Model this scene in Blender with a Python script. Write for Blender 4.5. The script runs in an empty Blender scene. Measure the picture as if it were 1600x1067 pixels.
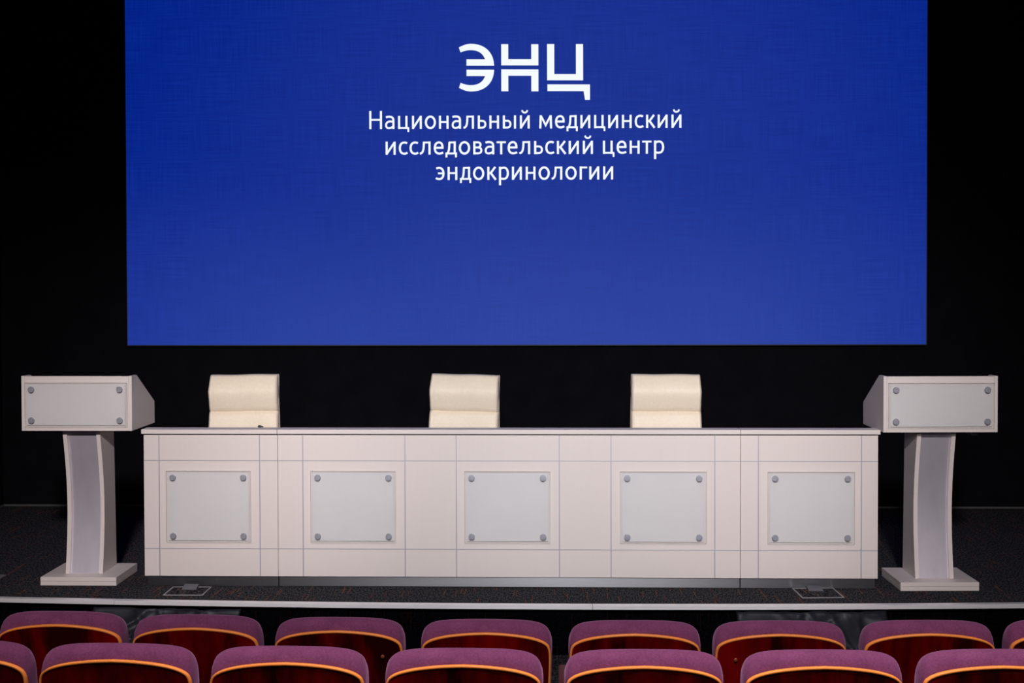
import bpy, bmesh, math, random
from mathutils import Vector, Matrix, Euler
R_ = math.radians
PI = math.pi
SC = bpy.context.scene
COL = SC.collection

# ------------------------------------------------------------------ camera
cam_data = bpy.data.cameras.new('camera')
cam = bpy.data.objects.new('camera', cam_data)
COL.objects.link(cam)
yaw, pitch, roll = -0.0315178, 0.0219962, -0.0027026
fwd = Vector((math.sin(yaw)*math.cos(pitch), math.cos(yaw)*math.cos(pitch), -math.sin(pitch)))
right = Vector((math.cos(yaw), -math.sin(yaw), 0))
up = right.cross(fwd)
r2 = right*math.cos(roll) + up*math.sin(roll)
u2 = up*math.cos(roll) - right*math.sin(roll)
cam.matrix_world = Matrix(((r2.x, u2.x, -fwd.x, 0.0), (r2.y, u2.y, -fwd.y, -7.3717),
                           (r2.z, u2.z, -fwd.z, 1.6723), (0, 0, 0, 1)))
cam_data.sensor_fit = 'HORIZONTAL'
cam_data.sensor_width = 36.0
cam_data.lens = 2155.0/1600.0*36.0
cam_data.shift_y = (478.627-533.5)/1600.0
cam_data.clip_end = 60
SC.camera = cam

# ------------------------------------------------------------------ world, view, lights
world = bpy.data.worlds.new('world')
SC.world = world
world.use_nodes = True
world.node_tree.nodes['Background'].inputs[0].default_value = (0.10, 0.09, 0.12, 1)
world.node_tree.nodes['Background'].inputs[1].default_value = 0.02
SC.view_settings.view_transform = 'Standard'
SC.view_settings.look = 'None'
SC.view_settings.gamma = 1.0
SC.view_settings.use_curve_mapping = False
SC.view_settings.exposure = 0.0


def spot(name, loc, aim, power, angle, blend, radius, color):
    d = bpy.data.lights.new(name, 'SPOT')
    d.energy = power
    d.spot_size = R_(angle)
    d.spot_blend = blend
    d.shadow_soft_size = radius
    d.color = color
    o = bpy.data.objects.new(name, d)
    COL.objects.link(o)
    o.location = loc
    o.rotation_euler = (Vector(aim)-Vector(loc)).to_track_quat('-Z', 'Y').to_euler()
    return o


WHITE = (1.0, 0.985, 0.995)
WARM = (1.0, 0.925, 0.905)
for sx, ax, pw, colr in ((-1.0, -2.60, 1230, WARM), (-1.1, -1.30, 640, WHITE), (-0.05, -0.05, 740, WHITE), (1.0, 1.15, 600, WHITE), (0.9, 2.15, 740, WARM)):
    spot('stage_spotlight', (sx, -6.6, 3.6), (ax, 0.0, 0.76), pw, 34, 1.0, 0.2, colr)
spot('added_fill_light', (0.1, -7.6, 2.9), (0.1, 2.5, 1.75), 900, 42, 1.0, 0.3, WHITE)  # added fill lamp, puts the brighter pool on the middle of the screen
for hx, hp in ((-1.9, 600), (0.1, 1380), (2.1, 960)):
    spot('house_downlight', (hx, -4.9, 4.6), (hx, -4.1, 0.0), hp, 66, 1.0, 0.3, (1.0, 0.95, 0.97))





# ------------------------------------------------------------------ materials
class Nodes:
    def __init__(self, name):
        self.m = bpy.data.materials.new(name)
        self.m.use_nodes = True
        self.t = self.m.node_tree
        self.b = self.t.nodes['Principled BSDF']
        self.out = self.t.nodes['Material Output']

    def n(self, kind, **kw):
        o = self.t.nodes.new(kind)
        for k, v in kw.items():
            if k.startswith('i_'):
                key = k[2:]
                sock = o.inputs[int(key)] if key.isdigit() else o.inputs[key]
                if hasattr(v, 'is_output'):
                    self.t.links.new(v, sock)
                else:
                    sock.default_value = v
            else:
                setattr(o, k, v)
        return o

    def link(self, a, b):
        self.t.links.new(a, b)

    def math(self, op, a, b=0.0):
        o = self.n('ShaderNodeMath', operation=op)
        for i, v in enumerate((a, b)):
            if hasattr(v, 'is_output'):
                self.link(v, o.inputs[i])
            else:
                o.inputs[i].default_value = v
        return o.outputs[0]

    def mix(self, f, a, b):
        o = self.n('ShaderNodeMix', data_type='RGBA')
        for i, v in ((0, f), (6, a), (7, b)):
            if hasattr(v, 'is_output'):
                self.link(v, o.inputs[i])
            else:
                o.inputs[i].default_value = v if i == 0 else (*v, 1)
        return o.outputs[2]

    def coords(self, scale=(1, 1, 1)):
        c = self.n('ShaderNodeTexCoord')
        mp = self.n('ShaderNodeMapping')
        mp.inputs['Scale'].default_value = scale
        self.link(c.outputs['Object'], mp.inputs[0])
        return mp.outputs[0]

    def noise(self, scale, vec, detail=3.0, rough=0.55):
        o = self.n('ShaderNodeTexNoise')
        o.inputs['Scale'].default_value = scale
        o.inputs['Detail'].default_value = detail
        o.inputs['Roughness'].default_value = rough
        self.link(vec, o.inputs['Vector'])
        return o.outputs['Fac']

    def ramp(self, f, a, b):
        o = self.n('ShaderNodeMapRange')
        self.link(f, o.inputs[0])
        o.inputs[1].default_value = a
        o.inputs[2].default_value = b
        return o.outputs[0]

    def bump(self, h, strength, dist=0.002):
        o = self.n('ShaderNodeBump')
        o.inputs['Strength'].default_value = strength
        o.inputs['Distance'].default_value = dist
        self.link(h, o.inputs['Height'])
        self.link(o.outputs[0], self.b.inputs['Normal'])

    def base(self, v):
        if hasattr(v, 'is_output'):
            self.link(v, self.b.inputs['Base Color'])
        else:
            self.b.inputs['Base Color'].default_value = (*v, 1)

    def set(self, rough=0.5, metal=0.0, spec=0.5, coat=0.0, sheen=0.0):
        self.b.inputs['Roughness'].default_value = rough
        self.b.inputs['Metallic'].default_value = metal
        self.b.inputs['Specular IOR Level'].default_value = spec
        self.b.inputs['Coat Weight'].default_value = coat
        self.b.inputs['Sheen Weight'].default_value = sheen


M = {}


def plain(name, col, rough=0.5, metal=0.0, var=0.06, scale=30, stretch=(1, 1, 1), bump=0.0, spec=0.5, coat=0.0, sheen=0.0):
    k = Nodes(name)
    f = k.noise(scale, k.coords(stretch))
    lo = tuple(c*(1-var) for c in col)
    hi = tuple(min(1, c*(1+var)) for c in col)
    k.base(k.mix(k.ramp(f, 0.3, 0.7), lo, hi))
    k.set(rough, metal, spec, coat, sheen)
    if bump:
        k.bump(f, bump)
    M[name] = k.m
    return k


LAM = (0.655, 0.578, 0.563)
k = Nodes('bleached_oak_laminate')          # pale pinkish laminate with a faint upright grain
v = k.coords((70, 70, 2.2))
g = k.ramp(k.noise(1.0, v, 4.0, 0.6), 0.3, 0.72)
v2 = k.coords((9, 9, 0.7))
g2 = k.noise(1.0, v2, 2.0)
c1 = k.mix(g, tuple(c*0.992 for c in LAM), tuple(c*1.006 for c in LAM))
c2 = k.mix(k.ramp(g2, 0.3, 0.7), (0.99, 0.989, 0.988), (1.0, 1.0, 1.0))
mm = k.n('ShaderNodeMix', data_type='RGBA', blend_type='MULTIPLY')
mm.inputs[0].default_value = 1
k.link(c1, mm.inputs[6])
k.link(c2, mm.inputs[7])
k.base(mm.outputs[2])
k.set(0.42, 0, 0.4)
M['laminate'] = k.m

k = Nodes('bleached_oak_laminate_lengthwise')   # the same board with the grain running along x
v = k.coords((2.2, 70, 70))
g = k.ramp(k.noise(1.0, v, 4.0, 0.6), 0.3, 0.72)
k.base(k.mix(g, tuple(c*0.95 for c in LAM), tuple(c*1.03 for c in LAM)))
k.set(0.42, 0, 0.4)
M['laminate_x'] = k.m

plain('aluminium_inlay', (0.46, 0.44, 0.505), 0.40, 0.45, 0.04, 40, (1, 1, 20))
plain('bolt_metal', (0.42, 0.42, 0.49), 0.36, 0.55, 0.05, 90)
k = plain('kick_metal', (0.24, 0.24, 0.26), 0.31, 0.95, 0.08, 20, (1, 1, 40))
k.b.inputs['Anisotropic'].default_value = 0.85
k.b.inputs['Anisotropic Rotation'].default_value = 0.25
plain('flap_metal', (0.14, 0.14, 0.17), 0.5, 0.5)
plain('box_frame', (0.30, 0.29, 0.31), 0.45, 0.5)
plain('column_metal', (0.80, 0.735, 0.83), 0.36, 0.70, 0.05, 6, (3, 3, 1))
plain('frosted_film', (0.575, 0.540, 0.560), 0.4, 0.0, 0.015, 5)
plain('cream_leather', (0.85, 0.725, 0.585), 0.48, 0.0, 0.03, 60, bump=0.015, spec=0.35)
plain('chrome', (0.7, 0.7, 0.72), 0.15, 1.0, 0.02)
plain('black_plastic', (0.010, 0.009, 0.009), 0.5, 0.0, 0.1)
plain('wall_black', (0.0056, 0.0052, 0.0070), 0.95, 0.0, 0.12, 8, spec=0.0)
plain('skirting_grey', (0.07, 0.07, 0.07), 0.5, 0.0, 0.1)
plain('fascia_black', (0.006, 0.006, 0.008), 0.7, 0.0, 0.2, 40, (40, 1, 1), spec=0.2)
plain('nosing_metal', (0.86, 0.83, 0.865), 0.45, 0.45, 0.07, 25, (0.3, 20, 20))
plain('ply_edge', (0.78, 0.225, 0.034), 0.45, 0.0, 0.10, 20, (4, 40, 40))
plain('arm_wood', (0.085, 0.010, 0.010), 0.6, 0.0, 0.12, 10, (20, 2, 20), spec=0.08)
plain('dark_steel', (0.02, 0.02, 0.022), 0.5, 0.3, 0.1)
plain('black_cloth', (0.011, 0.012, 0.019), 0.56, 0.0, 0.2, 60, spec=0.4)
plain('bolt_copper', (0.22, 0.045, 0.022), 0.4, 0.3, 0.1)

k = Nodes('purple_velvet')
v = k.coords()
f1 = k.noise(150.0, v, 4.0, 0.7)
f2 = k.noise(14.0, v, 3.0)
f = k.math('ADD', k.math('MULTIPLY', f1, 0.6), k.math('MULTIPLY', f2, 0.4))
k.base(k.mix(k.ramp(f, 0.36, 0.64), (0.095, 0.021, 0.058), (0.160, 0.040, 0.102)))
k.set(0.9, 0, 0.1, 0, 0.35)
k.b.inputs['Sheen Tint'].default_value = (0.75, 0.35, 0.6, 1)
k.bump(f1, 0.25, 0.002)
M['velvet'] = k.m

k = Nodes('mahogany_veneer')
oi = k.n('ShaderNodeObjectInfo')
c = k.n('ShaderNodeTexCoord')
mp = k.n('ShaderNodeMapping')
mp.inputs['Scale'].default_value = (22, 22, 1.6)
k.link(c.outputs['Object'], mp.inputs[0])
k.link(k.n('ShaderNodeCombineXYZ', i_X=k.math('MULTIPLY', oi.outputs['Random'], 50.0)).outputs[0], mp.inputs['Location'])
f = k.noise(1.0, mp.outputs[0], 4.0, 0.6)
mp2 = k.n('ShaderNodeMapping')
mp2.inputs['Scale'].default_value = (5, 5, 1.2)
k.link(c.outputs['Object'], mp2.inputs[0])
k.link(k.n('ShaderNodeCombineXYZ', i_X=k.math('MULTIPLY', oi.outputs['Random'], 31.0)).outputs[0], mp2.inputs['Location'])
f2 = k.noise(1.0, mp2.outputs[0], 1.0)
ff = k.math('ADD', k.math('MULTIPLY', f, 0.45), k.math('MULTIPLY', f2, 0.55))
k.base(k.mix(k.ramp(ff, 0.38, 0.66), (0.020, 0.0003, 0.0004), (0.20, 0.0010, 0.0014)))  # wood grain, plus red reflections painted in by the broad noise
k.set(0.5, 0, 0.06, 0.0)
M['mahogany'] = k.m


def carpet(name, base, streak):
    k = Nodes(name)
    c = k.n('ShaderNodeTexCoord')
    sep = k.n('ShaderNodeSeparateXYZ')
    k.link(c.outputs['Object'], sep.inputs[0])
    X, Y = sep.outputs[0], k.math('ADD', sep.outputs[1], sep.outputs[2])
    cx = k.math('FLOOR', k.math('MULTIPLY', X, 1/0.0036))
    wn1 = k.n('ShaderNodeTexWhiteNoise', noise_dimensions='1D')
    k.link(cx, wn1.inputs['W'])
    cyv = k.math('FLOOR', k.math('ADD', k.math('MULTIPLY', Y, 1/0.13), k.math('MULTIPLY', wn1.outputs['Value'], 37.0)))
    comb = k.n('ShaderNodeCombineXYZ', i_X=cx, i_Y=cyv)
    wn2 = k.n('ShaderNodeTexWhiteNoise', noise_dimensions='2D')
    k.link(comb.outputs[0], wn2.inputs['Vector'])
    on = k.math('GREATER_THAN', wn2.outputs['Value'], 0.968)
    cr = k.n('ShaderNodeValToRGB')
    k.link(wn2.outputs['Color'], cr.inputs[0])
    e = cr.color_ramp.elements
    e[0].position, e[0].color = 0.0, (*[s*streak for s in (0.12, 0.030, 0.024)], 1)
    e[1].position, e[1].color = 1.0, (*[s*streak for s in (0.15, 0.12, 0.09)], 1)
    el = e.new(0.45)
    el.color = (*[s*streak for s in (0.17, 0.065, 0.026)], 1)
    cr.color_ramp.interpolation = 'CONSTANT'
    sp = k.noise(135.0, k.coords((1, 0.30, 1)), 3.0, 0.75)
    spk = k.ramp(sp, 0.42, 0.64)
    b = k.mix(spk, tuple(x*0.22 for x in base), tuple(x*2.2 for x in base))
    k.base(k.mix(k.math('MULTIPLY', on, 0.75), b, cr.outputs[0]))
    k.set(1.0, 0, 0.0)
    k.bump(sp, 0.5, 0.004)
    M[name] = k.m


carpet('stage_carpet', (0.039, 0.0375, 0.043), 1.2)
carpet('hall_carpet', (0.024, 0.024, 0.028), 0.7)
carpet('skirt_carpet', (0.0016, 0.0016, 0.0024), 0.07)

# clear thin glass
k = Nodes('clear_glass')
k.t.nodes.remove(k.b)
tr = k.n('ShaderNodeBsdfTransparent')
tr.inputs[0].default_value = (0.990, 0.993, 0.991, 1)
gl = k.n('ShaderNodeBsdfGlossy')
gl.inputs['Roughness'].default_value = 0.06
fr = k.n('ShaderNodeFresnel')
fr.inputs[0].default_value = 1.35
df = k.n('ShaderNodeBsdfDiffuse')
df.inputs[0].default_value = (0.75, 0.8, 0.78, 1)
m0 = k.n('ShaderNodeMixShader')
m0.inputs[0].default_value = 0.03
k.link(tr.outputs[0], m0.inputs[1])
k.link(df.outputs[0], m0.inputs[2])
m1 = k.n('ShaderNodeMixShader')
k.link(fr.outputs[0], m1.inputs[0])
k.link(m0.outputs[0], m1.inputs[1])
k.link(gl.outputs[0], m1.inputs[2])
k.link(m1.outputs[0], k.out.inputs[0])
M['glass'] = k.m

# LED wall: emits; a fine woven module texture
k = Nodes('led_wall_blue')
va = k.noise(1.0, k.coords((3.0, 1, 120)), 2.0, 0.6)
vb = k.noise(1.0, k.coords((120, 1, 3.0)), 2.0, 0.6)
wv = k.math('ADD', k.math('MULTIPLY', va, 0.5), k.math('MULTIPLY', vb, 0.5))
fac = k.ramp(wv, 0.36, 0.64)
big = k.noise(0.55, k.coords((1, 1, 1.4)), 1.0)
colr = k.mix(fac, (0.0001, 0.0112, 0.215), (0.0014, 0.0215, 0.280))
k.base((0.020, 0.048, 0.155))
k.set(0.6, 0, 0.25)
k.link(colr, k.b.inputs['Emission Color'])
k.b.inputs['Emission Strength'].default_value = 1.0
M['led'] = k.m
k = Nodes('led_white')
k.base((0.05, 0.05, 0.05))
k.b.inputs['Emission Color'].default_value = (0.90, 0.955, 1.0, 1)
k.b.inputs['Emission Strength'].default_value = 0.98
M['led_white'] = k.m


# ------------------------------------------------------------------ mesh helpers
def box(bm, x0, x1, y0, y1, z0, z1, bev=0.0, seg=2):
    t = bmesh.new()
    bmesh.ops.create_cube(t, size=1.0)
    bmesh.ops.scale(t, verts=t.verts, vec=(x1-x0, y1-y0, z1-z0))
    bmesh.ops.translate(t, verts=t.verts, vec=((x0+x1)/2, (y0+y1)/2, (z0+z1)/2))
    if bev:
        bmesh.ops.bevel(t, geom=list(t.edges), offset=bev, segments=seg, affect='EDGES', profile=0.5)
    merge(bm, t)


def merge(bm, t):
    me = bpy.data.meshes.new('tmp')
    t.to_mesh(me)
    t.free()
    bm.from_mesh(me)
    bpy.data.meshes.remove(me)


def prism(bm, pts, axis, a, b, bev=0.0):
    """closed outline pts (2-D) extruded along axis from a to b; axis 'x': pts are (y,z); 'y': (x,z); 'z': (x,y)"""
    t = bmesh.new()

    def mk(p, d):
        return {'x': (d, p[0], p[1]), 'y': (p[0], d, p[1]), 'z': (p[0], p[1], d)}[axis]
    va = [t.verts.new(mk(p, a)) for p in pts]
    vb = [t.verts.new(mk(p, b)) for p in pts]
    t.faces.new(va)
    t.faces.new(list(reversed(vb)))
    n = len(pts)
    for i in range(n):
        t.faces.new((va[i], vb[i], vb[(i+1) % n], va[(i+1) % n]))
    bmesh.ops.recalc_face_normals(t, faces=t.faces)
    if bev:
        bmesh.ops.bevel(t, geom=list(t.edges), offset=bev, segments=2, affect='EDGES', profile=0.5)
    merge(bm, t)


def loft(bm, rings, cap=True, closed=True):
    t = bmesh.new()
    vs = [[t.verts.new(p) for p in r] for r in rings]
    n = len(rings[0])
    for a, b in zip(vs[:-1], vs[1:]):
        for i in range(n if closed else n-1):
            j = (i+1) % n
            t.faces.new((a[i], a[j], b[j], b[i]))
    if cap:
        t.faces.new(list(reversed(vs[0])))
        t.faces.new(vs[-1])
    bmesh.ops.recalc_face_normals(t, faces=t.faces)
    merge(bm, t)


def lathe(bm, prof, centre, axis='z', seg=24):
    rings = []
    for r, h in prof:
        ring = []
        for i in range(seg):
            a = 2*PI*i/seg
            c, s = r*math.cos(a), r*math.sin(a)
            p = {'z': (c, s, h), 'y': (c, h, s), 'x': (h, c, s)}[axis]
            ring.append((p[0]+centre[0], p[1]+centre[1], p[2]+centre[2]))
        rings.append(ring)
    loft(bm, rings)


def tube(bm, pts, r, seg=10):
    pts = [Vector(p) for p in pts]
    rings = []
    for i, p in enumerate(pts):
        d = (pts[min(i+1, len(pts)-1)]-pts[max(i-1, 0)]).normalized()
        ref = Vector((0, 0, 1)) if abs(d.z) < 0.9 else Vector((1, 0, 0))
        a = d.cross(ref).normalized()
        b = d.cross(a).normalized()
        rr = r[i] if isinstance(r, (list, tuple)) else r
        rings.append([tuple(p + a*rr*math.cos(2*PI*k/seg) + b*rr*math.sin(2*PI*k/seg)) for k in range(seg)])
    loft(bm, rings)


def obj(name, bm, mat, parent=None, smooth=False, label=None):
    me = bpy.data.meshes.new(name)
    bm.to_mesh(me)
    bm.free()
    me.materials.append(M[mat])
    if smooth:
        for p in me.polygons:
            p.use_smooth = True
    o = bpy.data.objects.new(name, me)
    COL.objects.link(o)
    if parent is not None:
        o.parent = parent
    if label:
        o['label'] = label
    return o


def bmn():
    return bmesh.new()


def auto_smooth(o, deg=35):
    me = o.data
    for p in me.polygons:
        p.use_smooth = True
    me.set_sharp_from_angle(angle=R_(deg))


def tag(o, label, cat, group=None):
    o['label'] = label
    o['category'] = cat
    if group:
        o['group'] = group
    return o


def thing(name, label, cat, loc=(0, 0, 0), rotz=0.0, group=None):
    o = bpy.data.objects.new(name, None)
    COL.objects.link(o)
    o.empty_display_size = 0.1
    o.location = loc
    o.rotation_euler = (0, 0, rotz)
    return tag(o, label, cat, group)


def struct(name, bm, mat):
    o = obj(name, bm, mat)
    o['kind'] = 'structure'
    return o


def dup(root, loc, rotz, label, scale=None):
    r = root.copy()
    COL.objects.link(r)
    r.location = loc
    r.rotation_euler = (0, 0, rotz)
    r['label'] = label
    for ch in list(root.children):
        c = ch.copy()
        COL.objects.link(c)
        c.parent = r
        for g in list(ch.children):
            d = g.copy()
            COL.objects.link(d)
            d.parent = c
    return r


# ------------------------------------------------------------------ the setting
YB = 2.567                      # back wall
XL, XR = -4.04, 5.6
ZF, ZF2 = -0.60, -0.466         # hall floor, first tier


def edge_y(x):                  # the stage edge bows gently towards the hall
    return -0.419 + 0.0125*(x+0.1)**2


xs = [XL + (XR-XL)*i/48 for i in range(49)]
b = bmn()
prism(b, [(x, edge_y(x)+0.02) for x in xs] + [(XR, YB), (XL, YB)], 'z', -0.016, 0.0)
struct('floor_stage', b, 'stage_carpet')
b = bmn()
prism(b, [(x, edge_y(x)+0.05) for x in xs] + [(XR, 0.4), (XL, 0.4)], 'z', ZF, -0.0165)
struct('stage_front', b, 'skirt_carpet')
b = bmn()
prism(b, [(x, edge_y(x)-0.36) for x in xs] + [(x, edge_y(x)+0.048) for x in reversed(xs)], 'z', ZF, -0.262)
struct('stage_step', b, 'hall_carpet')
b = bmn()
prism(b, [(YB, ZF-0.1), (YB, ZF), (-2.56, ZF), (-2.56, ZF2), (-9.0, ZF2), (-9.0, ZF-0.1)], 'x', -7.0, 7.5)
struct('floor_hall', b, 'hall_carpet')
b = bmn()
box(b, -7.0, 7.5, YB, YB+0.1, ZF, 5.4)
struct('wall_back', b, 'wall_black')
b = bmn()
box(b, XL-0.1, XL, 1.2, YB, 0.0, 5.4)
struct('wall_left', b, 'wall_black')
b = bmn()
box(b, 7.4, 7.5, -9.0, YB, ZF, 5.4)
struct('wall_right', b, 'wall_black')
b = bmn()
box(b, -7.0, 7.5, -9.0, YB+0.1, 5.4, 5.5)
struct('ceiling', b, 'wall_black')
b = bmn()
box(b, XL, XR, YB-0.012, YB, 0.0, 0.014, 0.002)
struct('baseboard_back', b, 'skirting_grey')
b = bmn()
box(b, XL, XL+0.012, 1.2, YB-0.012, 0.0, 0.014, 0.002)
struct('baseboard_left', b, 'skirting_grey')

# metal nosing along the stage edge, in lengths butted together
cuts = [XL, -2.278, 0.185, 2.65, XR]
for i in range(4):
    a, c = cuts[i]+0.0012, cuts[i+1]-0.0012
    rings = []
    for j in range(13):
        x = a + (c-a)*j/12
        e = edge_y(x)
        rings.append([(x, e+0.045, -0.004), (x, e+0.045, 0.003), (x, e+0.003, 0.004), (x, e, 0.001), (x, e, -0.0165),
                      (x, e+0.003, -0.018), (x, e+0.03, -0.018)])
    b = bmn()
    loft(b, rings)
    struct('trim_%d' % (i+1), b, 'nosing_metal')

# ------------------------------------------------------------------ LED wall with logo and caption
SY = 2.507
led = thing('led_screen', 'huge blue LED video wall with white Cyrillic logo and caption, above the desk', 'screen', (-0.23, SY, 1.180))
led_inv = Vector((-0.23, SY, 1.180))
b = bmn()
box(b, -3.0935+0.23, 2.6313+0.23, 0.0, 0.055, 0.0, 3.22)
obj('display_panel', b, 'led', led)
b = bmn()
box(b, -3.10+0.23, 2.638+0.23, 0.004, 0.058, -0.007, 3.227)
obj('cabinet_frame', b, 'black_plastic', led)


def bez(p0, p1, p2, p3, n=10):
    return [tuple((1-t)**3*p0[i]+3*(1-t)**2*t*p1[i]+3*(1-t)*t*t*p2[i]+t**3*p3[i] for i in (0, 1)) for t in [j/n for j in range(1, n+1)]]


def path(*seg):
    pts = [seg[0]]
    for s in seg[1:]:
        if len(s) == 2:
            pts.append(s)
        else:
            pts += bez(pts[-1], s[0:2], s[2:4], s[4:6])
    return pts


def ell(cx, cy, rx, ry, n=32):
    return [(cx+rx*math.cos(2*PI*i/n), cy+ry*math.sin(2*PI*i/n)) for i in range(n)] + [(cx+rx, cy)]


SW, SH = 3.5, 3.0      # upright and level stroke widths
def V(x, y0, y1): return (SW, [(x, y0), (x, y1)])
def Hz(y, x0, x1): return (SH, [(x0, y), (x1, y)])


XH = 20.5
SIGN_BOWL = path((1.85, 12.1), (6.4, 12.1), (10.4, 12.1, 11.9, 10.0, 11.9, 6.9), (11.9, 3.6, 10.0, 1.6, 6.6, 1.6), (1.85, 1.6))
I_STROKES = [V(1.85, 0, XH), V(13.8, 0, XH), (3.3, [(1.9, 1.2), (13.7, 19.3)])]
GLYPH = {   # width, left bearing, right bearing, strokes
    'Н': (20.2, 2.8, 2.8, [V(1.85, 0, 28.4), V(18.35, 0, 28.4), Hz(14.6, 1.85, 18.35)]),
    'а': (15.0, 1.5, 2.4, [(3.5, path((1.6, 18.3), (4.5, 19.4, 6.0, 19.3, 7.3, 19.2), (11.4, 19.1, 13.1, 17.0, 13.1, 13.2), (13.1, 0))),
                           (3.2, path((13.1, 11.6), (7.4, 12.0), (3.6, 11.6, 1.8, 9.0, 1.8, 5.9), (1.8, 3.2, 3.4, 1.4, 6.0, 1.4), (9.6, 1.4, 12.0, 3.2, 13.1, 5.2)))]),
    'ц': (17.7, 2.7, 1.2, [V(1.85, 0, XH), V(13.2, 0, XH), Hz(1.6, 1.85, 16.6), (2.9, [(16.1, 2.4), (16.1, -4.6)])]),
    'и': (15.7, 2.7, 2.7, I_STROKES),
    'й': (15.7, 2.7, 2.7, I_STROKES + [(2.8, path((3.6, 28.6), (4.2, 23.4, 11.2, 23.4, 11.8, 28.6)))]),
    'о': (17.4, 1.6, 1.6, [(3.55, ell(8.7, 10.25, 6.95, 8.95))]),
    'н': (15.4, 2.7, 2.7, [V(1.85, 0, XH), V(13.5, 0, XH), Hz(10.8, 1.85, 13.5)]),
    'л': (16.9, 0.7, 2.7, [V(15.0, 0, XH), Hz(18.9, 5.0, 15.0), (3.3, path((6.5, 18.9), (6.3, 8.0, 5.6, 1.8, 0.4, 1.5)))]),
    'ь': (13.9, 2.7, 1.3, [V(1.85, 0, XH), (3.2, SIGN_BOWL)]),
    'ы': (20.8, 2.7, 2.7, [V(1.85, 0, XH), (3.2, SIGN_BOWL), V(18.9, 0, XH)]),
    'м': (20.4, 2.4, 2.4, [(3.6, [(1.85, 0), (2.6, XH)]), (3.6, [(18.5, 0), (17.8, XH)]), (3.2, [(2.9, 19.4), (10.2, 5.2), (17.5, 19.4)])]),
    'е': (15.6, 1.6, 1.2, [(3.4, path((2.2, 10.6), (13.4, 10.6), (13.6, 16.0, 11.6, 19.0, 8.2, 19.0), (4.2, 19.0, 1.8, 15.6, 1.8, 10.2),
                                      (1.8, 4.6, 4.4, 1.5, 8.6, 1.5), (10.8, 1.5, 12.8, 2.2, 14.4, 3.2)))]),
    'д': (17.8, 0.8, 0.8, [V(14.2, 1.6, XH), Hz(18.9, 5.2, 14.2), (3.3, path((6.2, 18.9), (6.0, 9.5, 5.6, 4.6, 3.0, 1.6))), Hz(1.6, 0.2, 17.6),
                           (3.1, [(1.75, 2.0), (1.75, -4.6)]), (3.1, [(16.05, 2.0), (16.05, -4.6)])]),
    'с': (13.7, 1.6, 0.9, [(3.4, path((12.8, 17.9), (10.8, 18.9, 9.8, 19.0, 8.6, 19.0), (4.2, 19.0, 1.8, 15.6, 1.8, 10.2),
                                      (1.8, 4.8, 4.2, 1.5, 8.4, 1.5), (10.4, 1.5, 11.8, 2.2, 13.2, 3.2)))]),
    'к': (14.6, 2.7, 0.5, [V(1.85, 0, XH), (3.2, [(2.2, 10.7), (5.6, 10.7)]), (3.4, [(5.0, 10.2), (12.4, 20.3)]), (3.5, [(5.2, 11.2), (13.2, 0.2)])]),
    'в': (14.4, 2.7, 1.2, [V(1.85, 0, XH), (3.2, path((1.85, 18.9), (6.6, 18.9), (9.6, 18.9, 11.2, 17.6, 11.2, 15.0), (11.2, 12.4, 9.6, 10.8, 6.6, 10.8), (1.85, 10.8))),
                           (3.2, path((6.6, 10.8), (10.8, 10.8, 12.4, 8.8, 12.4, 6.2), (12.4, 3.2, 10.4, 1.6, 6.8, 1.6), (1.85, 1.6)))]),
    'т': (14.4, 0.6, 0.6, [Hz(18.9, 0.2, 14.2), V(7.2, 0, 18.9)]),
    'р': (15.6, 2.7, 1.5, [V(1.85, -8.4, XH), (3.4, path((2.2, 17.2), (4.4, 18.6, 6.2, 19.0, 7.8, 19.0), (11.6, 19.0, 13.8, 15.6, 13.8, 10.4),
                                                        (13.8, 4.8, 11.4, 1.5, 7.2, 1.5), (5.2, 1.5, 3.4, 1.8, 2.0, 2.6)))]),
    'э': (13.8, 0.9, 1.6, [(3.4, path((1.0, 17.9), (2.8, 18.8, 4.0, 19.0, 5.4, 19.0), (9.6, 19.0, 12.0, 15.6, 12.0, 10.2),
                                      (12.0, 4.8, 9.6, 1.5, 5.4, 1.5), (3.4, 1.5, 1.8, 2.2, 0.4, 3.2))), Hz(10.5, 3.6, 11.8)]),
    'г': (11.6, 2.7, 0.3, [V(1.85, 0, XH), Hz(18.9, 1.85, 11.6)]),
}


def stroke_quads(bm, pts, w, T):
    """a flat ribbon of width w along pts, mitred at the corners"""
    P = [Vector(p) for p in pts]
    loop = (P[0]-P[-1]).length < 1e-6
    n = len(P)
    L, Rr = [], []
    for i, p in enumerate(P):
        dprev = (P[i]-P[i-1]) if i > 0 else ((P[0]-P[-2]) if loop else None)
        dnext = (P[i+1]-P[i]) if i < n-1 else ((P[1]-P[0]) if loop else None)
        if dprev is None:
            dprev = dnext
        if dnext is None:
            dnext = dprev
        a, c = dprev.normalized(), dnext.normalized()
        na, nc = Vector((-a.y, a.x)), Vector((-c.y, c.x))
        m = na+nc
        if m.length < 1e-4:
            m = na
        m = m.normalized()
        s = w/2/max(0.35, m.dot(na))
        L.append(p+m*s)
        Rr.append(p-m*s)
    lv = [bm.verts.new(T(q)) for q in L]
    rv = [bm.verts.new(T(q)) for q in Rr]
    for i in range(n-1):
        bm.faces.new((lv[i], lv[i+1], rv[i+1], rv[i]))


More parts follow.
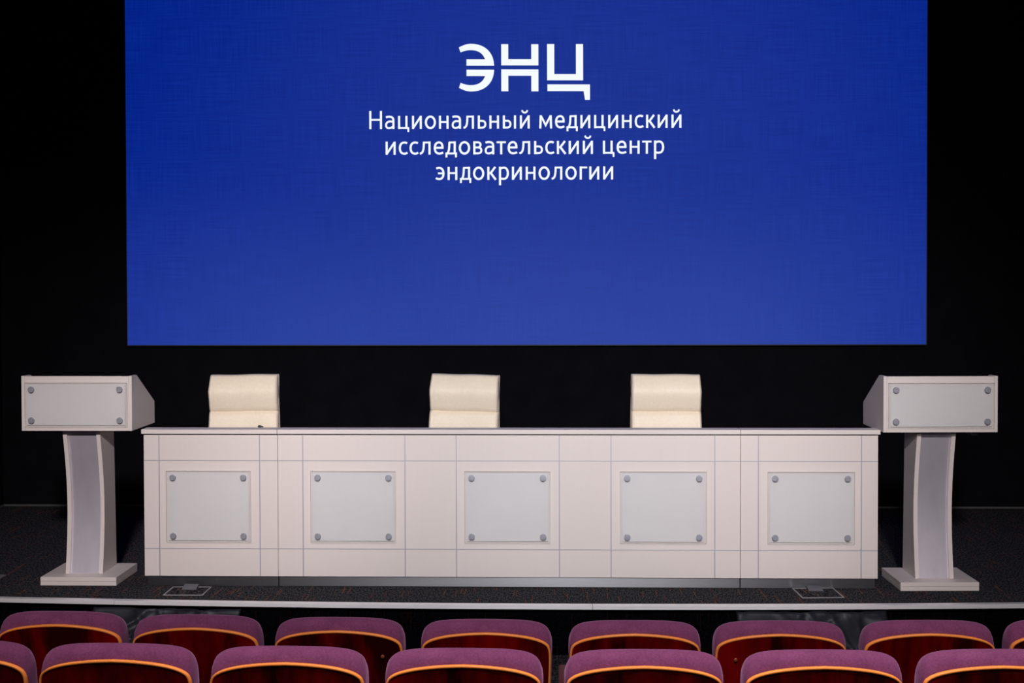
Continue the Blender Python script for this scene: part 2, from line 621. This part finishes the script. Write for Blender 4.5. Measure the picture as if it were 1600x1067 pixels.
def caption(text, x0, z0, x1, z1):
    kern = []
    cur = 0.0
    prev_rb = None
    for ch in text:
        if ch == ' ':
            cur += 9.0
            kern.append((cur, None))
            continue
        w, lb, rb, st = GLYPH[ch]
        if prev_rb is not None:
            cur += prev_rb+lb
        kern.append((cur, st))
        cur += w
        prev_rb = rb
    total = cur
    s = 0.004568                      # metres per caption unit
    sx = (x1-x0)/total
    layer = 0
    b = None
    for ox, st in kern:
        if st is None or b is None:
            if b is not None:
                obj('caption_word', b, 'led_white', led)
            b = bmn()
        for w, pts in st or ():
            layer += 1
            d = -0.0015 - 0.00004*(layer % 7)

            def T(q, ox=ox, d=d):
                x = x0 + (ox+q[0])*sx
                z = z0 + (z1-z0)*(x-x0)/(x1-x0) + q[1]*s
                return (x-led_inv.x, d, z-led_inv.z)
            stroke_quads(b, pts, w*0.92, T)
    return obj('caption_word', b, 'led_white', led)


caption('Национальный медицинский', -1.3326, 2.7275, 0.8999, 2.7240)
caption('исследовательский центр', -1.2161, 2.5440, 0.7773, 2.5407)
caption('эндокринологии', -0.8562, 2.3610, 0.4143, 2.3590)

# logo: drawn in units of 1/6.667 px of the sheet, cut through by level gaps
LS = (0.3322+0.7636)/1600.0
b = bmn()


def LT(x, y): return (-0.7636 + x*LS - led_inv.x, -0.0015, 3.4164 - y*LS - 0.000006*x - led_inv.z)


def poly(pts):
    f = b.faces.new([b.verts.new(LT(*p)) for p in pts])
    return f


def band(outer, inner):
    for i in range(len(outer)-1):
        poly([outer[i], outer[i+1], inner[i+1], inner[i]])


n = 22
for s in (1, -1):
    def F(p): return p if s > 0 else (p[0], 740-p[1])
    outer = path((113, 160), (155, 138, 195, 122, 240, 122), (372, 122, 476, 200, 480, 347))
    inner = path((130, 212), (165, 196, 200, 188, 240, 188), (318, 188, 362, 222, 387, 283))
    n_ = min(len(outer), len(inner))
    band([F(p) for p in outer[:n_]], [F(p) for p in inner[:n_]])
    poly([F(p) for p in ((192, 283), (387, 283), (480, 347), (480, 349), (192, 349))])
for y0, y1, ba, bb in ((126, 346, 281, 346), (388, 615, 388, 453)):
    poly([(555, y0), (628, y0), (628, y1), (555, y1)])
    poly([(868, y0), (942, y0), (942, y1), (868, y1)])
    poly([(628, ba), (868, ba), (868, bb), (628, bb)])
poly([(1033, 124), (1107, 124), (1107, 500), (1033, 500)])
poly([(1333, 124), (1407, 124), (1407, 500), (1333, 500)])
poly([(1107, 435), (1333, 435), (1333, 500), (1107, 500)])
poly([(1036, 543), (1478, 543), (1478, 612), (1036, 612)])
poly([(1412, 612), (1478, 612), (1478, 702), (1427, 702)])
bmesh.ops.recalc_face_normals(b, faces=b.faces)
obj('logo', b, 'led_white', led)


# ------------------------------------------------------------------ glass plates on standoff bolts
def glass_plate(parent, cx, cz, w, h, yface, inset=0.0095, bx=0.038, bz=0.036):
    """clear glass plate standing off a front (which looks to -y) at yface, frosted film behind it, four bolts"""
    b = bmn()
    box(b, cx-w/2, cx+w/2, yface-0.018, yface-0.010, cz-h/2, cz+h/2, 0.0012)
    p = obj('glass_panel', b, 'glass', parent, label='clear edged glass plate with frosted middle')
    b = bmn()
    box(b, cx-w/2+inset, cx+w/2-inset, yface-0.0098, yface-0.0085, cz-h/2+inset, cz+h/2-inset)
    obj('frosted_film', b, 'frosted_film', p)
    for sx in (-1, 1):
        for sz in (-1, 1):
            b = bmn()
            lathe(b, [(0.008, 0.0), (0.008, -0.0185), (0.0165, -0.0187), (0.0165, -0.026), (0.0150, -0.0285), (0.0095, -0.0287), (0.0085, -0.0278)],
                  (cx+sx*(w/2-bx), yface, cz+sz*(h/2-bz)), 'y', 28)
            auto_smooth(obj('bolt', b, 'bolt_metal', p))
    return p


# ------------------------------------------------------------------ the presidium desk: three sections
H = 0.85
ZG1, ZG2, ZB = 0.6812, 0.2040, 0.0545


def desk(label, x0, x1, vs, panels, gap_l, gap_r):
    cx = (x0+x1)/2
    t = thing('presidium_desk', label, 'desk', (cx, 0, 0), 0, 'sections of the long white desk')
    a, c = x0-cx+gap_l, x1-cx-gap_r
    b = bmn()
    box(b, a, c, 0.0, 0.022, ZB, 0.819, 0.0008, 1)
    obj('front_panel', b, 'laminate', t)
    b = bmn()
    oh0 = 0.010 if gap_l > 0.002 else 0.0
    oh1 = 0.010 if gap_r > 0.002 else 0.0
    box(b, a-oh0, c+oh1, -0.012, 0.095, 0.826, H, 0.0012)
    obj('top_ledge', b, 'laminate_x', t)
    b = bmn()
    box(b, a+0.004, c-0.004, 0.004, 0.085, 0.819, 0.826)
    obj('shadow_gap_strip', b, 'black_plastic', t)
    b = bmn()
    box(b, a+0.019, c-0.019, 0.023, 0.45, 0.715, 0.740, 0.001)
    obj('desktop', b, 'laminate_x', t)
    for sx in (a, c-0.018):
        b = bmn()
        box(b, sx, sx+0.018, 0.0225, 0.44, ZB, 0.7145, 0.001)
        obj('side_panel', b, 'laminate', t)
    b = bmn()
    box(b, a+(0.012 if gap_l > 0.002 else 0.001), c-(0.012 if gap_r > 0.002 else 0.001), 0.012, 0.40, 0.0, ZB-0.004, 0.001)
    obj('kick_plate', b, 'kick_metal', t)
    for z in (ZG1, ZG2):
        b = bmn()
        box(b, a, c, -0.0012, 0.003, z-0.0022, z+0.0022, 0.0004, 1)
        obj('inlay_strip', b, 'aluminium_inlay', t)
    for x in vs:
        b = bmn()
        box(b, x-cx-0.0029, x-cx+0.0029, -0.0010, 0.003, ZB+0.001, 0.818, 0.0004, 1)
        obj('inlay_strip', b, 'aluminium_inlay', t)
    for px in panels:
        glass_plate(t, px-cx, 0.4337, 0.459, 0.3875, 0.0)
    return t


desk('left end section of the white desk, one frosted panel, beside the left lectern', -2.2300, -1.4985,
     (-2.1435, -1.5965), (-1.8732,), 0.0035, 0.0011)
desk('long middle section of the white desk with three frosted glass panels', -1.4985, 0.9845,
     (-1.3625, -0.8105, -0.5345, 0.0187, 0.2952, 0.8480), (-1.0890, -0.2600, 0.5721), 0.0011, 0.0011)
desk('right end section of the white desk, one frosted panel, beside the right lectern', 0.9845, 1.7165,
     (1.0800, 1.6250), (1.3577,), 0.0011, 0.0035)


# ------------------------------------------------------------------ lecterns
def lectern(label, loc, rotz):
    """origin at the middle of the foot of the front edge of the base, front looks to -y"""
    t = thing('lectern', label, 'lectern', loc, rotz, 'lecterns')
    b = bmn()
    box(b, -0.208, 0.208, 0.0, 0.375, 0.0, 0.0215, 0.0012)
    box(b, -0.208, 0.208, 0.0, 0.375, 0.0225, 0.0450, 0.0012)
    obj('base', b, 'laminate_x', t)
    zt = 0.841
    # column: two side boards with a hollow curved front edge, a metal sheet between
    N = 18

    def front(z):
        u = (z-0.045)/(zt-0.045)
        return 0.092 + 0.055*math.sin(PI*min(1, max(0, u*0.98+0.01)))**1.0 - 0.030*u
    zs = [0.045 + (zt-0.045)*i/N for i in range(N+1)]
    for sx in (-0.103, 0.081):
        b = bmn()
        prism(b, [(front(z), z) for z in zs] + [(0.335-0.03*1.0, zt), (0.335, 0.045)], 'x', sx, sx+0.022, 0.0)
        obj('column_side', b, 'laminate', t)
    b = bmn()
    rings = []
    for z in zs:
        y = front(z)+0.016
        rings.append([(-0.081, y, z), (0.081, y, z), (0.081, y+0.004, z), (-0.081, y+0.004, z)])
    loft(b, rings)
    auto_smooth(obj('column_sheet', b, 'column_metal', t, label='grey metal sheet set between the column sides'), 40)
    b = bmn()
    box(b, -0.081, 0.081, 0.27, 0.285, 0.045, zt)
    obj('column_back', b, 'laminate', t)
    # the desk box on top
    hw, yb, zb, ztop = 0.3015, 0.42, 0.841, 1.137
    b = bmn()
    box(b, -hw+0.0185, hw-0.0185, 0.0, 0.018, zb, ztop, 0.001)
    obj('front_panel', b, 'laminate', t)
    pts = [(0.0, zb), (yb, zb), (yb, 0.966), (0.090, ztop+0.001), (0.0, ztop+0.001)]
    for sx in (-hw, hw-0.018):
        b = bmn()
        prism(b, pts, 'x', sx, sx+0.018, 0.001)
        obj('side_panel', b, 'laminate', t)
    b = bmn()
    box(b, -hw+0.0185, hw-0.0185, 0.0185, yb-0.002, zb, zb+0.018)
    obj('bottom_panel', b, 'laminate_x', t)
    b = bmn()
    sl = (0.966-ztop)/(yb-0.090)
    prism(b, [(0.0185, ztop-0.02), (0.085, ztop-0.022), (yb-0.004, 0.966-0.020), (yb-0.004, 0.966-0.038), (0.085, ztop-0.040), (0.0185, ztop-0.038)],
          'x', -hw+0.0185, hw-0.0185)
    obj('reading_surface', b, 'laminate_x', t)
    glass_plate(t, 0.0, 0.983, 0.557, 0.242, 0.0, 0.010, 0.0375, 0.0375)
    return t


lect_l = lectern('white lectern standing at the left end of the long desk', (-2.5905, -0.001, 0), 0.0)
lect_r = lectern('white lectern at the right end of the long desk, metal clip under its box', (2.0310, -0.0378, 0), R_(1.8))
b = bmn()
tube(b, [(0.165, 0.10, 0.841), (0.170, 0.10, 0.828), (0.178, 0.10, 0.822), (0.192, 0.10, 0.821)], 0.0022, 8)
lathe(b, [(0.003, 0.0), (0.0065, 0.003), (0.0065, 0.030), (0.004, 0.036)], (0.192, 0.10, 0.820), 'x', 14)
auto_smooth(obj('cable_clip', b, 'bolt_metal', lect_r))

# ------------------------------------------------------------------ office chairs behind the desk


def office_chair(label, loc, rotz):
    t = thing('office_chair', label, 'chair', loc, rotz, 'cream leather chairs behind the desk')
    b = bmn()
    # backrest: pads with a seam at z 0.862, ridge of the top pad near 0.985
    prof = [(0.470, 0.050), (0.490, 0.020), (0.560, 0.000), (0.640, 0.012), (0.663, 0.026), (0.668, 0.027), (0.674, 0.014), (0.720, -0.008),
            (0.785, -0.004), (0.835, 0.008), (0.856, 0.018), (0.8615, 0.030), (0.8665, 0.021), (0.890, 0.012), (0.925, 0.002), (0.960, -0.006),
            (0.985, -0.007), (1.005, -0.002), (1.040, 0.015), (1.070, 0.034), (1.080, 0.043), (1.084, 0.054)]
    us = [-1, -0.997, -0.985, -0.968, -0.952, -0.938, -0.924, -0.912, -0.90] + [-0.85+0.1*i for i in range(18)] + [0.90, 0.912, 0.924, 0.938, 0.952, 0.968, 0.985, 0.997, 1]
    nx = len(us)-1
    grid = []
    for z, y in prof:
        hw = 0.2075 + (1.084-z)*0.020 + 0.003*math.exp(-((z-0.985)/0.03)**2)
        row = []
        for i in range(nx+1):
            u = us[i]
            x = u*hw
            edge = 0.034*(1-math.sqrt(max(0.0, 1-min(1.0, max(0.0, (abs(u)-0.905)/0.095))**2)))
            lip = 0.003*math.exp(-((abs(u)-0.905)/0.010)**2)        # stitched line inside the edge
            dish = 0.010*(u*u)
            row.append((x, y+edge+lip-dish+0.004*math.sin(7*u+z*9)*0.25, z+0.0012*math.sin(5*u)))
        grid.append(row)
    back = []
    for (z, y), row in zip(prof, grid):
        lean = 0.055 + max(0, (z-0.95))*0.30
        back.append([(p[0]*0.995, lean+0.012, p[2]) for p in row])
    t_ = bmesh.new()
    F = [[t_.verts.new(p) for p in r] for r in grid]
    Bk = [[t_.verts.new(p) for p in r] for r in back]
    m_ = len(prof)
    for A_, flip in ((F, False), (Bk, True)):
        for j in range(m_-1):
            for i in range(nx):
                q = [A_[j][i], A_[j][i+1], A_[j+1][i+1], A_[j+1][i]]
                t_.faces.new(list(reversed(q)) if flip else q)
    for j in range(m_-1):
        t_.faces.new((F[j][0], F[j+1][0], Bk[j+1][0], Bk[j][0]))
        t_.faces.new((F[j][nx], Bk[j][nx], Bk[j+1][nx], F[j+1][nx]))
    for i in range(nx):
        t_.faces.new((F[m_-1][i], F[m_-1][i+1], Bk[m_-1][i+1], Bk[m_-1][i]))
        t_.faces.new((F[0][i], Bk[0][i], Bk[0][i+1], F[0][i+1]))
    bmesh.ops.recalc_face_normals(t_, faces=t_.faces)
    merge(b, t_)
    auto_smooth(obj('backrest', b, 'cream_leather', t), 50)
    for sx in (-1, 1):          # piping down the side edges
        b = bmn()
        tube(b, [(sx*(0.2050+(1.084-z)*0.020), 0.054+max(0, z-0.95)*0.27, z) for z in (0.49, 0.6, 0.75, 0.862, 0.95, 1.0, 1.05, 1.082)], 0.0042, 8)
        obj('piping', b, 'cream_leather', back_of(t), True)
    b = bmn()
    box(b, -0.235, 0.235, -0.42, 0.055, 0.415, 0.495, 0.028, 4)
    auto_smooth(obj('seat', b, 'cream_leather', t), 50)
    for sx in (-1, 1):
        b = bmn()
        tube(b, [(sx*0.245, 0.02, 0.44), (sx*0.27, 0.03, 0.52), (sx*0.272, 0.02, 0.62), (sx*0.272, -0.02, 0.652), (sx*0.272, -0.25, 0.652),
                 (sx*0.272, -0.29, 0.62), (sx*0.268, -0.29, 0.50), (sx*0.24, -0.27, 0.43)], 0.011, 12)
        obj('armrest', b, 'chrome', t, True)
    b = bmn()
    lathe(b, [(0.05, 0.415), (0.05, 0.39), (0.028, 0.385), (0.028, 0.24), (0.035, 0.235), (0.035, 0.10), (0.05, 0.095), (0.05, 0.075)], (0, -0.15, 0), 'z', 20)
    auto_smooth(obj('gas_column', b, 'chrome', t))
    for i in range(5):
        a = 2*PI*i/5+0.3
        d = Vector((math.cos(a), math.sin(a), 0))
        o = Vector((0, -0.15, 0))
        b = bmn()
        tube(b, [tuple(o+d*0.03+Vector((0, 0, 0.095))), tuple(o+d*0.17+Vector((0, 0, 0.085))), tuple(o+d*0.30+Vector((0, 0, 0.066)))], [0.022, 0.018, 0.013], 10)
        leg = obj('leg', b, 'chrome', t, True)
        b = bmn()
        c = o+d*0.295
        lathe(b, [(0.010, -0.022), (0.026, -0.020), (0.027, 0.0), (0.026, 0.020), (0.010, 0.022)], (c.x, c.y, 0.0275), 'x', 18)
        auto_smooth(obj('caster', b, 'black_plastic', leg))
    return t


def back_of(t):
    return [c for c in t.children if c.name.startswith('backrest')][0]


chair = office_chair('cream leather office chair behind the left end of the desk', (-1.888, 0.93, 0), 0)
chair.rotation_euler = (0, R_(-0.7), R_(1.0))
chair.scale = (1.0, 1.0, 0.990)
c2 = dup(chair, (-0.572, 0.93, 0), 0, 'cream leather office chair in the middle, turned slightly to the left')
c2.rotation_euler = (0, R_(0.9), R_(-6.0))
c3 = dup(chair, (0.664, 0.93, 0), 0, 'cream leather office chair behind the right part of the desk, third from the left')
c3.rotation_euler = (0, R_(0.2), R_(1.0))

# small black device on the desk, its top just above the ledge
dv = thing('desk_microphone', 'small black device peeking over the desk ledge before the left chair', 'microphone', (-1.662, 0.35, 0.740))
b = bmn()
prism(b, [(-0.05, 0.0), (0.05, 0.0), (0.05, 0.012), (-0.05, 0.022)], 'x', -0.04, 0.04, 0.003)
obj('base', b, 'black_plastic', dv)
b = bmn()
tube(b, [(0.0, 0.02, 0.015), (0.0, 0.022, 0.05), (-0.003, 0.012, 0.078), (-0.004, -0.004, 0.085)], 0.0032, 10)
obj('gooseneck', b, 'black_plastic', dv, True)
b = bmn()
tube(b, [(0.014, -0.004, 0.0855), (0.004, -0.004, 0.0870), (-0.006, -0.004, 0.0885), (-0.013, -0.004, 0.0875), (-0.017, -0.004, 0.0865)],
     [0.0020, 0.0042, 0.0072, 0.0075, 0.0035], 12)
obj('capsule', b, 'black_plastic', dv, True)

# ------------------------------------------------------------------ floor boxes in the stage carpet


def floor_box(label, loc, rotz, w, d, lid=True):
    t = thing('floor_box', label, 'floor box', loc, rotz, 'floor sockets in the stage carpet')
    b = bmn()
    f = 0.0075
    box(b, -w/2, w/2, 0, f, 0.0002, 0.004, 0.0008)
    box(b, -w/2, w/2, d-f, d, 0.0002, 0.004, 0.0008)
    box(b, -w/2, -w/2+f, f+0.0002, d-f-0.0002, 0.0002, 0.004, 0.0008)
    box(b, w/2-f, w/2, f+0.0002, d-f-0.0002, 0.0002, 0.004, 0.0008)
    obj('frame', b, 'box_frame', t)
    b = bmn()
    box(b, -w/2+f, w/2-f, f, d-f, 0.0002, 0.002)
    obj('carpet_inlay', b, 'stage_carpet', t)
    if lid:
        b = bmn()
        prism(b, [(d-0.075, 0.002), (d-0.012, 0.018), (d-0.010, 0.021), (d-0.077, 0.005)], 'x', -0.038, 0.038)
        obj('cable_flap', b, 'flap_metal', t)
    else:
        b = bmn()
        box(b, -w/2+f, w/2-f, d*0.45, d-f, 0.002, 0.008, 0.001)
        obj('cover_plate', b, 'box_frame', t)
    return t


floor_box('metal framed floor box in the carpet before the left desk section', (-1.958, -0.226, 0), R_(0.4), 0.212, 0.195)
floor_box('metal framed floor box in the carpet before the right desk section', (1.383, -0.217, 0), R_(3.5), 0.222, 0.220)
floor_box('metal floor plate cut by the left photo edge, left of the left lectern', (-3.19, 0.115, 0), 0.0, 0.21, 0.125, False)


# ------------------------------------------------------------------ crumpled black cloth by the stage front
def cloth(label, x0, x1, seed, reach, ztop, parent=None):
    rnd = random.Random(seed)
    ph = [rnd.uniform(0, 6.28) for _ in range(8)]
    nx, ny = 64, 40
    cx = (x0+x1)/2
    b = bmn()
    g = []
    for j in range(ny+1):
        v = j/ny
        row = []
        for i in range(nx+1):
            u = i/nx
            x = x0 + (x1-x0)*u + 0.03*math.sin(v*5+ph[0]) * (0.4+v)
            e = edge_y(x)
            y = e + 0.040 - v*reach - 0.03*math.sin(u*9+ph[1])*v - 0.018
            z = ztop - (ztop+0.255)*min(1.0, (v*1.25))**0.8
            a1 = abs(math.sin(u*7.5+v*2.2+ph[2]+1.1*math.sin(v*5+ph[3])+0.6*math.sin(u*17+ph[7])))
            a2 = abs(math.sin(u*15-v*6.5+ph[4]+1.6*math.sin(u*6+ph[5])))
            a3 = abs(math.sin(u*4+v*9+ph[6]+0.9*math.sin(u*11+v*4)))
            wr = (1-a1)**1.6*0.060 + (1-a2)**2*0.036 + (1-a3)**2*0.045
            side = math.sin(PI*min(1, max(0, u)))**0.4
            k_ = side*(0.35+0.65*min(1, v*3))
            y -= wr*k_*1.25
            z = min(z, -0.028) + wr*k_*0.9*v
            row.append(b.verts.new((x-cx, y, max(z, -0.2585))))
        g.append(row)
    for j in range(ny):
        for i in range(nx):
            b.faces.new((g[j][i], g[j][i+1], g[j+1][i+1], g[j+1][i]))
    bmesh.ops.recalc_face_normals(b, faces=b.faces)
    o = obj('draped_cloth', b, 'black_cloth', None, True)
    o.location = (cx, 0, 0)
    sol = o.modifiers.new('thickness', 'SOLIDIFY')
    sol.thickness = 0.003
    return tag(o, label, 'cloth', 'dark cloths below the stage edge')


cloth('crumpled blue black cloth hanging below the stage edge at the right', 0.90, 1.66, 4, 0.30, -0.030)
cloth('crumpled blue black cloth hanging below the stage edge at the left', -2.40, -1.62, 9, 0.30, -0.034)


# ------------------------------------------------------------------ auditorium seats
HW = 0.2525
TOPZ = 0.953


def lerp_outline(knots, n_per=7):
    """Catmull-Rom through knots"""
    out = []
    K = [knots[0]] + knots + [knots[-1]]
    for i in range(1, len(K)-2):
        p0, p1, p2, p3 = K[i-1], K[i], K[i+1], K[i+2]
        for s in range(n_per):
            t = s/n_per
            out.append(tuple(0.5*((2*p1[c]) + (-p0[c]+p2[c])*t + (2*p0[c]-5*p1[c]+4*p2[c]-p3[c])*t*t + (-p0[c]+3*p1[c]-3*p2[c]+p3[c])*t**3) for c in (0, 1)))
    out.append(knots[-1])
    return out


def sym(half):
    """half outline from bottom right going up to the top middle, mirrored to the left"""
    pts = lerp_outline(half)
    return pts + [(-x, z) for x, z in reversed(pts[:-1])]


OUT = sym([(0.236, 0.40), (0.245, 0.60), (0.2515, 0.78), (HW, 0.86), (0.246, 0.897), (0.231, 0.922), (0.200, 0.939), (0.145, 0.9485), (0.07, 0.9522), (0.0, TOPZ)])
SHL = sym([(0.232, 0.38), (0.241, 0.58), (0.2475, 0.76), (0.2485, 0.822), (0.2445, 0.852), (0.232, 0.871), (0.200, 0.888), (0.145, 0.902), (0.07, 0.9115), (0.0, 0.915)])


def lean(p):
    x, y, z = p
    return (x, y - (z-0.42)*0.17 - 0.012*(1-(x/0.25)**2), z)


def inset(ol, d, dz=None):
    """shrink an outline towards its middle by about d"""
    zc = 0.66
    n_ = len(ol)
    res = []
    for i in range(n_):
        a = Vector(ol[max(i-1, 0)])
        c = Vector(ol[min(i+1, n_-1)])
        tdir = (c-a).normalized()
        nrm = Vector((-tdir.y, tdir.x))
        mid = Vector((0, zc))
        if nrm.dot(mid-Vector(ol[i])) < 0:
            nrm = -nrm
        q = Vector(ol[i])+nrm*d
        res.append((q.x, q.y))
    return res


def mixo(a, c, t):
    return [((1-t)*p[0]+t*q[0], (1-t)*p[1]+t*q[1]) for p, q in zip(a, c)]


def make_seat(label):
    t = thing('auditorium_seat', label, 'seat', (0, 0, 0), 0, None)
    b = bmn()
    rings = []
    ol0 = [(x, z) for x, z in SHL]
    for y, o in ((0.013, inset(ol0, 0.010)), (0.013, inset(ol0, 0.003)), (0.016, mixo(ol0, OUT, 0.18)), (0.024, mixo(ol0, OUT, 0.52)), (0.036, mixo(ol0, OUT, 0.80)),
                 (0.050, mixo(ol0, OUT, 0.95)), (0.064, OUT), (0.080, inset(OUT, 0.002)), (0.094, inset(OUT, 0.009)), (0.104, inset(OUT, 0.022)), (0.110, inset(OUT, 0.045))):
        rings.append([lean((x, y, z)) for x, z in o])
    loft(b, rings)
    auto_smooth(obj('backrest_cushion', b, 'velvet', t, label='purple velvet cushion'), 60)
    b = bmn()
    ins = inset(SHL, 0.0078)
    loft(b, [[lean((x, y, z)) for x, z in o] for y, o in ((-0.0030, inset(SHL, 0.012)), (-0.0038, inset(SHL, 0.0095)), (-0.0030, ins), (0.0128, ins))])
    sh = obj('back_shell', b, 'mahogany', t, label='glossy dark red wooden back')
    auto_smooth(sh, 40)
    b = bmn()
    loft(b, [[lean((x, y, z)) for x, z in o] for y, o in ((0.0125, inset(SHL, 0.0076)), (0.0125, SHL), (-0.0035, SHL), (-0.0050, inset(SHL, 0.0015)),
                                                         (-0.0050, inset(SHL, 0.0065)), (-0.0040, inset(SHL, 0.0076)), (0.0125, inset(SHL, 0.0076)))], cap=False)
    auto_smooth(obj('edge_band', b, 'ply_edge', sh, label='orange plywood edge'), 50)
    for sx in (-0.172, 0.172):
        b = bmn()
        c = lean((sx, -0.003, 0.812))
        lathe(b, [(0.0075, 0.004), (0.0075, -0.001), (0.006, -0.0025), (0.003, -0.003)], c, 'y', 16)
        obj('bolt_head', b, 'bolt_copper', sh, True)
    b = bmn()
    box(b, -0.215, 0.215, 0.10, 0.20, 0.40, 0.70, 0.03, 4)
    auto_smooth(obj('seat_cushion', b, 'velvet', t), 50)
    b = bmn()
    box(b, -0.215, 0.215, 0.2005, 0.212, 0.42, 0.69, 0.003)
    obj('seat_underside', b, 'mahogany', t)
    b = bmn()
    box(b, -0.291, -0.2555, 0.0, 0.50, 0.60, 0.632, 0.010, 3)
    auto_smooth(obj('armrest', b, 'arm_wood', t), 50)
    b = bmn()
    box(b, -0.287, -0.2595, 0.06, 0.42, 0.03, 0.5995, 0.006)
    obj('standard', b, 'dark_steel', t)
    b = bmn()
    box(b, -0.291, -0.2555, 0.02, 0.46, 0.0, 0.0295, 0.004)
    obj('foot', b, 'dark_steel', t)
    b = bmn()
    box(b, -0.2590, 0.25, 0.11, 0.15, 0.36, 0.395, 0.004)
    obj('seat_beam', b, 'dark_steel', t)
    return t


ROW_A = 'seats in the row nearest the stage'
ROW_B = 'seats in the row nearest the camera'
A = [(-1.948, 'seat in the row nearest the stage, cut by the left edge of the photo'),
     (-1.400, 'purple seat in the row nearest the stage, first whole one from the left'),
     (-0.8373, 'purple seat in the row nearest the stage, second whole one from the left'),
     (-0.2685, 'purple seat in the row nearest the stage, below the middle frosted desk panel'),
     (0.3002, 'purple seat in the row nearest the stage, fourth whole one from the left'),
     (0.853, 'purple seat in the row nearest the stage, just left of the right crumpled cloth'),
     (1.418, 'purple seat in the row nearest the stage, last whole one on the right'),
     (1.975, 'seat in the row nearest the stage, cut by the right edge of the photo')]
B = [(-1.962, 'seat in the bottom row, cut by the left edge of the photo'),
     (-1.416, 'purple seat in the bottom row, first whole one from the left'),
     (-0.857, 'purple seat in the bottom row, second whole one from the left'),
     (-0.294, 'purple seat in the bottom row, third whole one from the left'),
     (0.2775, 'purple seat in the bottom row, fourth whole one from the left'),
     (0.8405, 'purple seat in the bottom row, fifth whole one from the left'),
     (1.398, 'seat in the bottom row, cut by the right edge of the photo')]
proto = None
for row, yc, zf, cxx, kk, grp in ((A, -2.070, ZF, 0.25, 0.020, ROW_A), (B, -2.975, ZF2, 0.1, 0.016, ROW_B)):
    for x, lab in row:
        y = yc + kk*(x-cxx)**2 + 0.0
        rz = R_(-1.1)*(x-cxx)*(-1)*0.6
        if proto is None:
            proto = make_seat(lab)
            proto.location = (x, y, zf)
            proto.rotation_euler = (0, 0, rz)
            o = proto
        else:
            o = dup(proto, (x, y, zf), rz, lab)
        o['group'] = grp
